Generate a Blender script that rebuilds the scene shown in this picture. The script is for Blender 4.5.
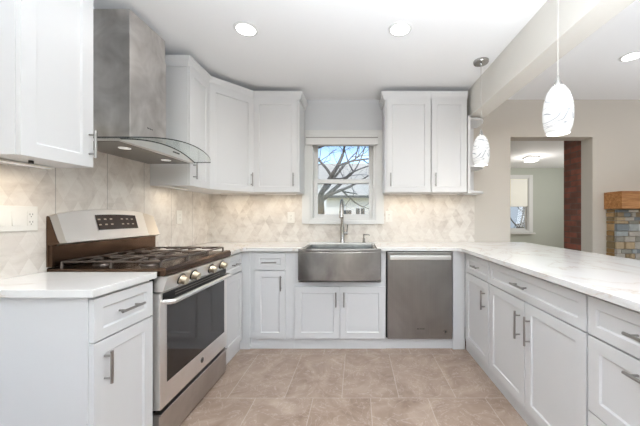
import bpy, bmesh, math, random
from mathutils import Vector, Matrix
random.seed(7)
for o in list(bpy.data.objects): bpy.data.objects.remove(o)
SC = bpy.context.scene
COL = SC.collection
PI = math.pi

# ------------------------------------------------------------------ camera, world, big lights, exposure
CAMZ = 1.195
cd = bpy.data.cameras.new('camera'); cam = bpy.data.objects.new('camera', cd); COL.objects.link(cam)
cam.location = (0, 0, CAMZ); cam.rotation_euler = (PI/2, 0, 0)
cd.sensor_width = 36; cd.lens = 290/640*36; cd.shift_x = -37/640; cd.shift_y = 3/640
cd.clip_start = 0.02; cd.clip_end = 500
SC.camera = cam
SC.view_settings.view_transform = 'Standard'; SC.view_settings.look = 'None'
SC.view_settings.gamma = 1; SC.view_settings.exposure = -0.37; SC.view_settings.use_curve_mapping = False

w = bpy.data.worlds.new('sky'); SC.world = w; w.use_nodes = True
nt = w.node_tree; bg = nt.nodes['Background']
sky = nt.nodes.new('ShaderNodeTexSky'); sky.sky_type = 'NISHITA'; sky.sun_disc = False
sky.sun_elevation = math.radians(38); sky.sun_rotation = math.radians(200); sky.air_density = 1.0; sky.dust_density = 0.6
nt.links.new(sky.outputs[0], bg.inputs[0]); bg.inputs[1].default_value = 0.32

def lamp(name, kind, loc, rot, energy, color=(1,1,1), size=None, size_y=None, parent=None, spot=None, spread=None, radius=None):
    l = bpy.data.lights.new(name, kind); o = bpy.data.objects.new(name, l); COL.objects.link(o)
    o.location = loc; o.rotation_euler = rot; l.energy = energy; l.color = color
    if kind == 'AREA':
        l.shape = 'RECTANGLE' if size_y else 'DISK'; l.size = size
        if size_y: l.size_y = size_y
        if spread: l.spread = spread
    if kind == 'SPOT': l.spot_size = spot or 2.6; l.spot_blend = 0.8
    if kind in ('SPOT', 'POINT') and radius: l.shadow_soft_size = radius
    if parent: o.parent = parent
    return o
sun = lamp('sun', 'SUN', (0, -5, 10), (math.radians(50), 0, math.radians(-22)), 1.6, (1, .96, .9))
sun.data.angle = 0.02
# added area lamps in place of daylight from unseen openings, rear and living room
lamp('daylight_fill_rear', 'AREA', (0.2, -2.35, 1.5), (math.radians(100), 0, 0), 2.5, (.90, .95, 1.0), 3.2, 1.2)
lamp('daylight_fill_living_room', 'AREA', (5.35, 0.4, 1.4), (math.radians(115), 0, math.radians(90)), 9, (.96, .98, 1), 2.6, 1.7)
# added uplights, unseen, brightening the ceiling over the camera and the living room
lamp('ceiling_fill_rear', 'AREA', (0.45, -0.1, 1.3), (math.radians(180), 0, 0), 155, (.85, .925, 1), 1.4, 0.9, spread=2.65)
lamp('ceiling_fill_living_room', 'AREA', (3.6, 0.8, 1.6), (math.radians(180), 0, 0), 44, (.86, .93, 1), 2.6, 3.0)
lamp('daylight_fill_far_room', 'AREA', (5.9, 5.6, 1.6), (math.radians(100), 0, math.radians(90)), 45, (1, 1, .97), 1.6, 1.6)  # added lamp in place of daylight; the wall beside it is closed

# ------------------------------------------------------------------ materials
def srgb(r, g, b):
    f = lambda c: (c/255/12.92) if c/255 <= .04045 else ((c/255+.055)/1.055)**2.4
    return (f(r), f(g), f(b), 1)
def mat(name, col, rough=.5, metal=0, spec=.5, emit=None, estr=0, coat=0):
    m = bpy.data.materials.new(name); m.use_nodes = True
    p = m.node_tree.nodes['Principled BSDF']
    p.inputs['Base Color'].default_value = col; p.inputs['Roughness'].default_value = rough
    p.inputs['Metallic'].default_value = metal; p.inputs['Specular IOR Level'].default_value = spec
    p.inputs['Coat Weight'].default_value = coat
    if emit: p.inputs['Emission Color'].default_value = emit; p.inputs['Emission Strength'].default_value = estr
    return m
class NT:
    def __init__(s, m):
        s.t = m.node_tree; s.p = s.t.nodes['Principled BSDF']
    def n(s, typ, **kw):
        x = s.t.nodes.new(typ)
        for k, v in kw.items(): setattr(x, k, v)
        return x
    def l(s, a, b): s.t.links.new(a, b)
    def pos(s): return s.n('ShaderNodeNewGeometry').outputs['Position']
    def obj(s): return s.n('ShaderNodeTexCoord').outputs['Object']
    def math(s, op, a, b=None, c=None):
        x = s.n('ShaderNodeMath', operation=op)
        for i, v in enumerate((a, b, c)):
            if v is None: continue
            if isinstance(v, (int, float)): x.inputs[i].default_value = v
            else: s.l(v, x.inputs[i])
        return x.outputs[0]
    def mapping(s, vec, scale=(1,1,1), rot=(0,0,0), loc=(0,0,0)):
        x = s.n('ShaderNodeMapping'); s.l(vec, x.inputs[0])
        x.inputs['Scale'].default_value = scale; x.inputs['Rotation'].default_value = rot; x.inputs['Location'].default_value = loc
        return x.outputs[0]
    def noise(s, vec, scale, detail=4, rough=.5, dist=0):
        x = s.n('ShaderNodeTexNoise'); s.l(vec, x.inputs['Vector'])
        x.inputs['Scale'].default_value = scale; x.inputs['Detail'].default_value = detail
        x.inputs['Roughness'].default_value = rough; x.inputs['Distortion'].default_value = dist
        return x.outputs['Fac']
    def ramp(s, fac, stops):
        x = s.n('ShaderNodeValToRGB'); s.l(fac, x.inputs[0]); e = x.color_ramp.elements
        while len(e) < len(stops): e.new(.5)
        for i, (p, c) in enumerate(stops):
            e[i].position = p; e[i].color = c if len(c) == 4 else (*c, 1)
        return x.outputs[0]
    def mix(s, fac, a, b, mode='MIX'):
        x = s.n('ShaderNodeMix', data_type='RGBA', blend_type=mode)
        for i, v in ((0, fac), (6, a), (7, b)):
            if isinstance(v, (int, float)): x.inputs[i].default_value = v
            elif isinstance(v, tuple): x.inputs[i].default_value = v
            else: s.l(v, x.inputs[i])
        return x.outputs[2]
    def bump(s, h, strength=.2, dist=.01):
        x = s.n('ShaderNodeBump'); s.l(h, x.inputs['Height'])
        x.inputs['Strength'].default_value = strength; x.inputs['Distance'].default_value = dist
        s.l(x.outputs[0], s.p.inputs['Normal'])

M_CAB = mat('white_cabinet_paint', srgb(221, 221, 221), .38, spec=.4)
M_CABIN = mat('cabinet_gap', srgb(120, 120, 120), .7)
M_TRIM = mat('white_trim_paint', srgb(230, 230, 228), .4)
M_WALLW = mat('pale_wall_paint', srgb(222, 224, 226), .75)
M_WALLC = mat('cream_wall_paint', srgb(206, 199, 189), .75)
M_WALLG = mat('green_grey_wall_paint', srgb(196, 200, 190), .75)
M_CEIL = mat('ceiling_paint', srgb(248, 248, 248), .8)
M_BEAM = mat('beam_paint', srgb(224, 220, 212), .75)
M_BLACK = mat('black_enamel', srgb(22, 21, 20), .35)
M_IRON = mat('cast_iron', srgb(104, 94, 88), .3, .75)
M_CHROME = mat('brushed_nickel', srgb(172, 170, 167), .25, 1)
M_PULL = mat('satin_pull', srgb(165, 163, 160), .3, 1)
M_PLATE = mat('white_plastic', srgb(238, 235, 228), .35)
M_DARKSLOT = mat('slot_dark', srgb(60, 55, 50), .6)
M_VALANCE = mat('blind_headrail', srgb(236, 236, 234), .5)
M_DARKGLASS = mat('oven_glass', srgb(38, 33, 32), .06, 0, .6)
M_GRILLE = mat('oven_rack_steel', srgb(150, 145, 140), .3, 1)
M_DISPLAY = mat('display_panel', srgb(58, 42, 34), .15)
M_DISPTXT = mat('display_marks', srgb(190, 170, 150), .5)
M_RED = mat('logo_dark', srgb(70, 68, 68), .4)
M_EDGE = mat('glass_edge_dark', srgb(46, 52, 52), .15)
M_BULB = mat('lamp_emitter', (1, 1, 1, 1), .4, emit=(1, .97, .93, 1), estr=14)
M_HLAMP = mat('hood_lamp_glass', srgb(235, 232, 225), .3, emit=(1, .98, .95, 1), estr=.5)
M_UCL = mat('under_cabinet_emitter', (1, 1, 1, 1), .4, emit=(1, .92, .82, 1), estr=.2)
M_MULL = mat('flush_lamp_glass', (1, 1, 1, 1), .4, emit=(1, .98, .95, 1), estr=2.2)
M_BLINDG = mat('cellular_shade_lit', srgb(240, 238, 228), .8, emit=srgb(255, 252, 240), estr=.25)  # weak emission paints daylight glowing through the shade

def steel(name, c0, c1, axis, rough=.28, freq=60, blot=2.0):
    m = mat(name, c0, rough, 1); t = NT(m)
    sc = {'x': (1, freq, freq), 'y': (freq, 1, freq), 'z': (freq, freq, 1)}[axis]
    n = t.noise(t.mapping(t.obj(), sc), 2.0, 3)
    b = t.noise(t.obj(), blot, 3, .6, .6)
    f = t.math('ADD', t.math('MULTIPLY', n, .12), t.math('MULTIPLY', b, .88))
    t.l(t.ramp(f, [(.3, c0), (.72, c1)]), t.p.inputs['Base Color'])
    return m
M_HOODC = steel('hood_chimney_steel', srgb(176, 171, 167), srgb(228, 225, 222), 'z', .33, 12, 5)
M_HOODB = steel('hood_body_steel', srgb(238, 237, 235), srgb(248, 247, 245), 'y', .32, 10, 3)
M_RANGE = steel('range_steel', srgb(236, 232, 228), srgb(248, 246, 243), 'y', .38, 20, 3)
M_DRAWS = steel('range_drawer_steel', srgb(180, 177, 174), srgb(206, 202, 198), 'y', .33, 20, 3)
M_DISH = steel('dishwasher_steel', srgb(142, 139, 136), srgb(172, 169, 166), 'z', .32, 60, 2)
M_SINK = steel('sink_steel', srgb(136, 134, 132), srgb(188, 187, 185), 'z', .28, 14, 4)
M_CAP = mat('backguard_cap', srgb(214, 206, 196), .3, .8)
M_COOK = steel('cooktop_brown_reflection', srgb(84, 66, 54), srgb(118, 94, 78), 'y', .25, 12, 3)  # brown of warm room reflections painted into the dark steel colour

def tile_mat(name, haxis, seams=False):
    m = mat(name, (1,1,1,1), .32); t = NT(m)
    sep = t.n('ShaderNodeSeparateXYZ'); t.l(t.pos(), sep.inputs[0])
    h = sep.outputs[haxis]; z = sep.outputs[2]; s = .082
    a = t.math('DIVIDE', h, s); b = t.math('DIVIDE', z, s*1.732)
    u = t.math('ADD', a, b); v = t.math('SUBTRACT', a, b); ww = t.math('MULTIPLY', b, 2.0)
    cb = t.n('ShaderNodeCombineXYZ')
    for i, q in enumerate((u, v, ww)): t.l(t.math('FLOOR', q), cb.inputs[i])
    wn = t.n('ShaderNodeTexWhiteNoise', noise_dimensions='3D'); t.l(cb.outputs[0], wn.inputs['Vector'])
    cb2 = t.n('ShaderNodeCombineXYZ'); t.l(t.math('FLOOR', u), cb2.inputs[0]); t.l(t.math('FLOOR', v), cb2.inputs[1])
    wn2 = t.n('ShaderNodeTexWhiteNoise', noise_dimensions='3D'); t.l(cb2.outputs[0], wn2.inputs['Vector'])
    nz = t.noise(t.mapping(t.pos(), (1, 1, 1.5)), 8, 5, .6, 1.0)
    f = t.math('ADD', t.math('MULTIPLY', wn2.outputs['Value'], .24), t.math('MULTIPLY', nz, .76))
    f = t.math('ADD', f, t.math('MULTIPLY', wn.outputs['Value'], .08))
    c = t.ramp(f, [(.28, srgb(196, 187, 177)), (.46, srgb(217, 209, 200)), (.66, srgb(231, 225, 217))])
    # grout between the rhombs
    def edge(q):
        fr = t.math('FRACT', q); return t.math('LESS_THAN', t.math('MINIMUM', fr, t.math('SUBTRACT', 1.0, fr)), .016)
    g = t.math('MAXIMUM', edge(u), edge(v))
    c = t.mix(t.math('MULTIPLY', g, .3), c, srgb(206, 198, 188))
    if seams:
        q = t.math('DIVIDE', t.math('SUBTRACT', h, 1.517), .3155); fr = t.math('FRACT', t.math('ADD', q, .5))
        e = t.math('LESS_THAN', t.math('ABSOLUTE', t.math('SUBTRACT', fr, .5)), .006)
        c = t.mix(t.math('MULTIPLY', e, .8), c, srgb(150, 142, 134))
    t.l(c, t.p.inputs['Base Color'])
    return m
M_TILEB = tile_mat('backsplash_mosaic_back', 0)
M_TILEL = tile_mat('backsplash_mosaic_side', 1, True)

M_QUARTZ = mat('veined_quartz', (1,1,1,1), .12, spec=.5); t = NT(M_QUARTZ)
pv = t.mapping(t.pos(), (.9, .5, 1), (0, 0, .5))
n1 = t.noise(pv, 2.2, 6, .55, 1.6)
vein = t.math('ABSOLUTE', t.math('SUBTRACT', n1, .5))
c = t.ramp(vein, [(0, srgb(216, 206, 196)), (.004, srgb(226, 220, 213)), (.012, srgb(232, 230, 227)), (.06, srgb(236, 235, 233))])
t.l(c, t.p.inputs['Base Color'])

M_FLOOR = mat('floor_tile', (1,1,1,1), .3, spec=.45); t = NT(M_FLOOR)
sep = t.n('ShaderNodeSeparateXYZ'); t.l(t.pos(), sep.inputs[0])
# stone slabs run front to back: rows 0.607 m deep, tiles 0.376 m wide, half a tile offset between rows
row = t.math('FLOOR', t.math('DIVIDE', t.math('SUBTRACT', sep.outputs[1], 1.904), .607))
offs = t.math('MULTIPLY', t.math('FLOORED_MODULO', row, 2.0), .5)
u = t.math('ADD', t.math('DIVIDE', t.math('SUBTRACT', sep.outputs[0], -.1), .376), offs)
v = t.math('DIVIDE', t.math('SUBTRACT', sep.outputs[1], 1.904), .607)
def near(q, wd):
    fr = t.math('FRACT', q); return t.math('LESS_THAN', t.math('MINIMUM', fr, t.math('SUBTRACT', 1.0, fr)), wd)
gr = t.math('MAXIMUM', near(u, .0075), near(v, .0045))
cb = t.n('ShaderNodeCombineXYZ'); t.l(t.math('FLOOR', u), cb.inputs[0]); t.l(row, cb.inputs[1])
wn = t.n('ShaderNodeTexWhiteNoise', noise_dimensions='3D'); t.l(cb.outputs[0], wn.inputs['Vector'])
vm = t.n('ShaderNodeVectorMath', operation='MULTIPLY_ADD'); t.l(wn.outputs['Color'], vm.inputs[0]); vm.inputs[1].default_value = (7, 7, 7); t.l(t.pos(), vm.inputs[2])
n1 = t.noise(vm.outputs[0], 3.4, 8, .62, 1.5); n2 = t.noise(t.mapping(vm.outputs[0], (1, 1, 1), (0, 0, .7)), 5.5, 5, .55, 2.5)
c = t.ramp(n1, [(.3, srgb(138, 116, 101)), (.5, srgb(161, 140, 124)), (.72, srgb(181, 162, 147))])
vv = t.math('ABSOLUTE', t.math('SUBTRACT', n2, .5))
c = t.mix(t.ramp(vv, [(0, (.45,.45,.45)), (.02, (0,0,0))]), c, srgb(206, 190, 180))
c = t.mix(t.math('MULTIPLY', wn.outputs['Value'], .16), c, srgb(150, 130, 118))
c = t.mix(t.math('MULTIPLY', gr, .55), c, srgb(196, 183, 172))
t.l(c, t.p.inputs['Base Color'])

M_WOOD = mat('oak_mantel', (1,1,1,1), .5); t = NT(M_WOOD)
n1 = t.noise(t.mapping(t.pos(), (1.2, 14, 14)), 3, 5, .6, .6)
t.l(t.ramp(n1, [(.3, srgb(140, 88, 44)), (.55, srgb(178, 124, 72)), (.75, srgb(200, 152, 100))]), t.p.inputs['Base Color'])
M_BRICK = mat('old_red_brick', (1,1,1,1), .85); t = NT(M_BRICK)
sep = t.n('ShaderNodeSeparateXYZ'); t.l(t.pos(), sep.inputs[0])
cb = t.n('ShaderNodeCombineXYZ'); t.l(t.math('ADD', sep.outputs[0], sep.outputs[1]), cb.inputs[0]); t.l(sep.outputs[2], cb.inputs[1])
bt = t.n('ShaderNodeTexBrick'); t.l(cb.outputs[0], bt.inputs['Vector'])
bt.inputs['Scale'].default_value = 1; bt.inputs['Brick Width'].default_value = .2; bt.inputs['Row Height'].default_value = .067
bt.inputs['Mortar Size'].default_value = .006; bt.inputs['Mortar Smooth'].default_value = .3
bt.inputs['Color1'].default_value = srgb(158, 94, 78); bt.inputs['Color2'].default_value = srgb(112, 76, 66); bt.inputs['Mortar'].default_value = srgb(112, 94, 84)
n1 = t.noise(t.pos(), 9, 5, .6)
t.l(t.mix(t.ramp(n1, [(.4, (0,0,0)), (.75, (.6,.6,.6))]), bt.outputs[0], srgb(74, 54, 50)), t.p.inputs['Base Color'])
t.bump(bt.outputs['Fac'], -.5, .01)
M_STONE = mat('ledger_stone', (1,1,1,1), .85); t = NT(M_STONE)
at = t.n('ShaderNodeAttribute', attribute_name='Col'); n1 = t.noise(t.pos(), 24, 5, .65)
t.l(t.mix(.18, at.outputs['Color'], t.ramp(n1, [(.3, (.3,.3,.3)), (.7, (1,.98,.96))]), 'OVERLAY'), t.p.inputs['Base Color'])
t.bump(n1, .5, .01)

M_SHADE = mat('alabaster_swirl_glass', (1,1,1,1), .2); t = NT(M_SHADE)
n1 = t.noise(t.mapping(t.obj(), (1, 1, 2.2), (.6, .3, 0)), 3.6, 2, .4, 2.5)
vv = t.math('ABSOLUTE', t.math('SUBTRACT', n1, .5))
c = t.ramp(vv, [(0, srgb(135, 138, 144)), (.008, srgb(200, 202, 205)), (.025, srgb(234, 234, 233))])
t.l(c, t.p.inputs['Base Color']); t.l(c, t.p.inputs['Emission Color']); t.p.inputs['Emission Strength'].default_value = .22

def glass(name, tint, refl=.06, rough=0, gain=.5):
    m = bpy.data.materials.new(name); m.use_nodes = True; t = m.node_tree; t.nodes.clear()
    o = t.nodes.new('ShaderNodeOutputMaterial'); mx = t.nodes.new('ShaderNodeMixShader'); tr = t.nodes.new('ShaderNodeBsdfTransparent')
    gl = t.nodes.new('ShaderNodeBsdfGlossy'); lw = t.nodes.new('ShaderNodeLayerWeight'); lw.inputs[0].default_value = .25
    mt = t.nodes.new('ShaderNodeMath'); mt.operation = 'MULTIPLY_ADD'; mt.inputs[1].default_value = gain; mt.inputs[2].default_value = refl
    tr.inputs[0].default_value = tint; gl.inputs['Roughness'].default_value = rough
    t.links.new(lw.outputs['Fresnel'], mt.inputs[0]); t.links.new(mt.outputs[0], mx.inputs[0])
    t.links.new(tr.outputs[0], mx.inputs[1]); t.links.new(gl.outputs[0], mx.inputs[2]); t.links.new(mx.outputs[0], o.inputs[0])
    return m
M_GLASS = glass('window_glass', (.97, .98, .98, 1), .02)
M_HGLASS = glass('hood_canopy_glass', (.96, .98, .97, 1), .0, 0, .12)

# ------------------------------------------------------------------ mesh helpers
class MB:
    def __init__(s): s.b = bmesh.new(); s.mi = 0; s.X = Matrix()
    def _f(s, vs):
        try: f = s.b.faces.new(vs); f.material_index = s.mi; return f
        except ValueError: return None
    def v(s, p): return s.b.verts.new(s.X @ Vector(p))
    def box(s, x0, x1, y0, y1, z0, z1):
        V = [s.v(p) for p in ((x0,y0,z0),(x1,y0,z0),(x1,y1,z0),(x0,y1,z0),(x0,y0,z1),(x1,y0,z1),(x1,y1,z1),(x0,y1,z1))]
        return [s._f([V[i] for i in q]) for q in ((0,3,2,1),(4,5,6,7),(0,1,5,4),(1,2,6,5),(2,3,7,6),(3,0,4,7))]
    def prism(s, pts, lo, hi, axis='z'):
        P = {'z': lambda a, b, c: (a, b, c), 'y': lambda a, b, c: (a, c, b), 'x': lambda a, b, c: (c, a, b)}[axis]
        A = [s.v(P(a, b, lo)) for a, b in pts]; B = [s.v(P(a, b, hi)) for a, b in pts]; n = len(pts)
        s._f(A[::-1]); s._f(B)
        for i in range(n): s._f([A[i], A[(i+1) % n], B[(i+1) % n], B[i]])
    def ring(s, c, ax, r, seg):
        ax = Vector(ax).normalized(); u = ax.orthogonal().normalized(); w_ = ax.cross(u); c = Vector(c)
        return [s.v(c + r*(math.cos(2*PI*k/seg)*u + math.sin(2*PI*k/seg)*w_)) for k in range(seg)]
    def bridge(s, A, B):
        n = len(A)
        for i in range(n): s._f([A[i], A[(i+1) % n], B[(i+1) % n], B[i]])
    def cyl(s, p0, p1, r0, r1=None, seg=20):
        r1 = r0 if r1 is None else r1; ax = Vector(p1)-Vector(p0)
        A = s.ring(p0, ax, r0, seg); B = s.ring(p1, ax, r1, seg); s.bridge(A, B); s._f(A[::-1]); s._f(B)
    def lathe(s, c, prof, seg=28, caps=True):
        R = [s.ring((c[0], c[1], c[2]+z), (0, 0, 1), max(r, .0005), seg) for r, z in prof]
        for a, b in zip(R, R[1:]): s.bridge(a, b)
        if caps: s._f(R[0][::-1]); s._f(R[-1])
    def tube(s, pts, rad, seg=10):
        pts = [Vector(p) for p in pts]; n = len(pts); R = []
        rr = rad if isinstance(rad, (list, tuple)) else [rad]*n
        u = None
        for i, p in enumerate(pts):
            d = (pts[min(i+1, n-1)]-pts[max(i-1, 0)]).normalized()
            if u is None: u = d.orthogonal().normalized()
            else: u = (u - d*u.dot(d)).normalized()
            w_ = d.cross(u)
            R.append([s.v(p + rr[i]*(math.cos(2*PI*k/seg)*u + math.sin(2*PI*k/seg)*w_)) for k in range(seg)])
        for a, b in zip(R, R[1:]): s.bridge(a, b)
        s._f(R[0][::-1]); s._f(R[-1])
    def grid(s, rows):
        V = [[s.v(p) for p in r] for r in rows]
        for a, b in zip(V, V[1:]):
            for i in range(len(a)-1): s._f([a[i], a[i+1], b[i+1], b[i]])
        return V
    def build(s, name, m, parent=None, org=None, bevel=0, smooth=False, label=None, recalc=True):
        if org is not None: bmesh.ops.translate(s.b, verts=s.b.verts, vec=-Vector(org))
        if recalc: bmesh.ops.recalc_face_normals(s.b, faces=s.b.faces)
        me = bpy.data.meshes.new(name); s.b.to_mesh(me); s.b.free()
        for q in (m if isinstance(m, (list, tuple)) else [m]): me.materials.append(q)
        if smooth:
            for p in me.polygons: p.use_smooth = True
            try: me.set_sharp_from_angle(angle=math.radians(38))
            except Exception: pass
        o = bpy.data.objects.new(name, me); COL.objects.link(o)
        if parent is not None: o.parent = parent
        elif org is not None: o.location = org
        if bevel:
            b = o.modifiers.new('bevel', 'BEVEL'); b.width = bevel; b.segments = 2; b.limit_method = 'ANGLE'; b.angle_limit = math.radians(40)
        if label: o['label'] = label
        return o
def tag(o, label, cat, group=None, kind=None):
    o['label'] = label; o['category'] = cat
    if group: o['group'] = group
    if kind: o['kind'] = kind
    return o
def thing(name, label, cat, loc=(0,0,0), rz=0, group=None):
    o = bpy.data.objects.new(name, None); COL.objects.link(o); o.empty_display_size = .1
    o.location = loc; o.rotation_euler = (0, 0, rz)
    return tag(o, label, cat, group)
def copy_tree(o, parent=None):
    c = o.copy(); COL.objects.link(c); c.parent = parent
    for ch in list(o.children): copy_tree(ch, c)
    return c
def struct(name, mb, m, label, bevel=0):
    o = mb.build(name, m, bevel=bevel); o['kind'] = 'structure'; o['label'] = label; return o

# ------------------------------------------------------------------ the setting
XL, YB, ZC = -1.585, 3.13, 2.45       # left wall, back wall, ceiling
WX0, WX1, WZ0, WZ1 = -.507, .205, 1.141, 2.05   # kitchen window hole
OX0, OX1, OZ = 1.656, 2.543, 2.048     # passage to the far room
YT = 3.29
m = MB(); m.box(-2, 6.4, -2.6, YT+.05, -.12, 0); m.box(1.3, 6.4, YT+.05, 7.8, -.12, 0); struct('floor', m, M_FLOOR, 'beige brown stone tile floor')
m = MB(); m.box(-2, 6.4, -2.6, YT+.05, ZC, ZC+.15); m.box(1.3, 6.4, YT+.05, 7.8, ZC, ZC+.15); struct('ceiling', m, M_CEIL, 'flat white ceiling')
m = MB(); m.box(XL-.15, XL, -2.4, YT, 0, ZC); struct('wall_left', m, M_WALLW, 'left kitchen wall')
m = MB()
m.box(XL, WX0, YB, YT, 0, ZC); m.box(WX0, WX1, YB, YT, 0, WZ0); m.box(WX0, WX1, YB, YT, WZ1, ZC); m.box(WX1, 1.20, YB, YT, 0, ZC)
struct('wall_back', m, M_WALLW, 'pale kitchen back wall around the window')
m = MB()
m.box(1.20, OX0, YB, YT, 0, ZC); m.box(OX0, OX1, YB, YT, OZ, ZC); m.box(OX1, 6.2, YB, YT, 0, ZC)
struct('wall_passage', m, M_WALLC, 'cream wall with the wide passage to the far room')
m = MB(); m.box(5.5, 5.65, -2.4, -1.1, 0, ZC); m.box(5.5, 5.65, 1.9, YB, 0, ZC); m.box(5.5, 5.65, -1.1, 1.9, 0, .6); m.box(5.5, 5.65, -1.1, 1.9, 2.3, ZC)
struct('wall_right', m, M_WALLC, 'living room wall with window opening')
m = MB(); m.box(XL-.15, -1.5, -2.55, -2.4, 0, ZC); m.box(1.9, 5.65, -2.55, -2.4, 0, ZC); m.box(-1.5, 1.9, -2.55, -2.4, 2.15, ZC); m.box(-1.5, 1.9, -2.55, -2.4, 0, .95)
struct('wall_rear', m, M_WALLC, 'wall behind the viewer with a wide opening')
# far room
FX0, FX1, FZ0, FZ1 = 3.68, 4.50, .80, 2.19
m = MB()
m.box(1.3, FX0, 7.6, 7.75, 0, ZC); m.box(FX1, 6.2, 7.6, 7.75, 0, ZC); m.box(FX0, FX1, 7.6, 7.75, 0, FZ0); m.box(FX0, FX1, 7.6, 7.75, FZ1, ZC)
struct('wall_far', m, M_WALLG, 'green grey wall of the far room')
m = MB(); m.box(1.3, 1.45, YT, 7.6, 0, ZC); struct('wall_far_left', m, M_WALLG, 'left wall of the far room')
m = MB(); m.box(6.05, 6.2, YT, 7.6, 0, ZC); struct('wall_far_right', m, M_WALLG, 'right wall of the far room')
m = MB(); m.box(1.108, 1.262, -2.4, YB, 2.172, ZC); struct('trim_1', m, M_BEAM, 'dropped ceiling beam between kitchen and living room')

# backsplash tile
ZT = .914
m = MB()
m.box(XL+.008, 1.265, YB-.008, YB, ZT, 1.115); m.box(XL+.008, -.592, YB-.008, YB, 1.115, 1.44); m.box(.29, 1.265, YB-.008, YB, 1.115, 1.44)
struct('wall_tile_back', m, M_TILEB, 'beige rhomboid marble mosaic backsplash under the back cabinets')
m = MB(); m.box(XL, XL+.008, .2, YB-.008, ZT, 1.75)
struct('wall_tile_left', m, M_TILEL, 'beige marble mosaic backsplash behind the range')

# kitchen window
def window(name, x0, x1, z0, z1, y, casing, yc, label, apron=True):
    root = bpy.data.objects.new(name, None); COL.objects.link(root); root.location = ((x0+x1)/2, y, z0); root['kind'] = 'structure'; root['label'] = label
    org = root.location.copy()
    m = MB(); c = casing
    m.box(x0-c, x0+.004, yc-.02, yc, z0-.03, z1+c*.8); m.box(x1-.004, x1+c, yc-.02, yc, z0-.03, z1+c*.8)
    m.box(x0+.004, x1-.004, yc-.02, yc, z1-.004, z1+c*.8); m.box(x0+.004, x1-.004, yc-.022, yc, z0-.035, z0+.004)
    m.build('window_casing', M_TRIM, root, org, bevel=.003)
    m = MB(); t_ = .03
    m.box(x0, x0+t_, yc, y+.1, z0, z1); m.box(x1-t_, x1, yc, y+.1, z0, z1); m.box(x0+t_, x1-t_, yc, y+.1, z1-t_, z1); m.box(x0+t_, x1-t_, yc, y+.1, z0, z0+t_)
    m.build('window_frame', M_TRIM, root, org)
    zm = z0 + (z1-z0)*.475; s_ = .045
    for nm, a, b, yy in (('upper_sash', zm-.02, z1-t_, y+.06), ('lower_sash', z0+t_, zm+.025, y+.02)):
        m = MB(); xa, xb = x0+t_, x1-t_
        m.box(xa, xa+s_, yy, yy+.03, a, b); m.box(xb-s_, xb, yy, yy+.03, a, b); m.box(xa+s_, xb-s_, yy, yy+.03, a, a+s_); m.box(xa+s_, xb-s_, yy, yy+.03, b-s_, b)
        sh = m.build(nm, M_TRIM, root, org, bevel=.002)
        m = MB(); m.box(xa+s_-.004, xb-s_+.004, yy+.012, yy+.016, a+s_-.004, b-s_+.004); m.build('pane', M_GLASS, sh, org)
    return root, org
wr, wo = window('window_1', WX0, WX1, WZ0, WZ1, YB+.03, .083, YB-.008, 'white double hung kitchen window')
r_ = thing('roller_blind', 'white blind rolled up at the top of the kitchen window', 'blind', ((WX0+WX1)/2, YB-.03, 1.952))
m = MB(); m.prism([(YB-.056, 1.952), (YB-.032, 1.952), (YB-.032, 2.055), (YB-.048, 2.055), (YB-.056, 2.04)], -.54, .222, 'x')
m.build('headrail', M_VALANCE, r_, r_.location, bevel=.003)
m = MB(); m.box(-.54, .222, YB-.062, YB-.0565, 2.022, 2.032); m.build('trim_strip', mat('headrail_line', srgb(170, 168, 164), .5), r_, r_.location)
wr2, wo2 = window('window_2', FX0, FX1, FZ0, FZ1, 7.63, .10, 7.6, 'white framed window of the far room')
m = MB(); m.box(FX0+.035, FX1-.035, 7.605, 7.625, 1.447, FZ1-.03)
tag(m.build('window_shade', M_BLINDG, None, (4.09, 7.615, 1.447)), 'white shade half lowered in the far room window', 'shade')
m = MB(); m.box(FX0-.14, FX1+.14, 7.53, 7.6, FZ0-.075, FZ0-.04); sl = m.build('window_sill', M_TRIM, wr2, wo2)

# ------------------------------------------------------------------ cabinets
RZ = {'back': 0, 'right': -PI/2, 'left': PI/2}
def pull(mb, c, axis, L=.135):
    """bar pull centred at c on a front; front plane is y=c[1]; bar stands 3 cm proud"""
    x, y, z = c; d = (L/2, 0, 0) if axis == 'x' else (0, 0, L/2)
    b = Vector((x, y-.03, z)); d = Vector(d)
    mb.cyl(b-d, b+d, .006, seg=12)
    for k in (-.7, .7): mb.cyl(b+d*k, b+d*k+Vector((0, .03, 0)), .0045, seg=10)
def front(parent, kind, x0, x1, z0, z1, handle=None, stile=.055, y=0, fm=None):
    """shaker front: frame, recessed panel with a chamfered step"""
    m = MB(); g = .0015; x0 += g; x1 -= g; z0 += g; z1 -= g; t_ = .02; s_ = stile
    if z1-z0 < .2: s_ = min(stile, .042)
    f = y-t_
    rings = [((0), f), ((s_), f), ((s_+.005), f+.008)]
    R = []
    for ins, yy in rings:
        R.append([m.v(p) for p in ((x0+ins, yy, z0+ins), (x1-ins, yy, z0+ins), (x1-ins, yy, z1-ins), (x0+ins, yy, z1-ins))])
    Bk = [m.v(p) for p in ((x0, y, z0), (x1, y, z0), (x1, y, z1), (x0, y, z1))]
    m.bridge(Bk, R[0]); m.bridge(R[0], R[1]); m.bridge(R[1], R[2]); m._f(R[2]); m._f(Bk[::-1])
    o = m.build(kind, fm or M_CAB, parent, bevel=.0012)
    if handle:
        m = MB(); pull(m, (handle[0], f, handle[1]), handle[2], handle[3] if len(handle) > 3 else .135); m.build('handle', M_PULL, o, smooth=True)
    return o
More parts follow.
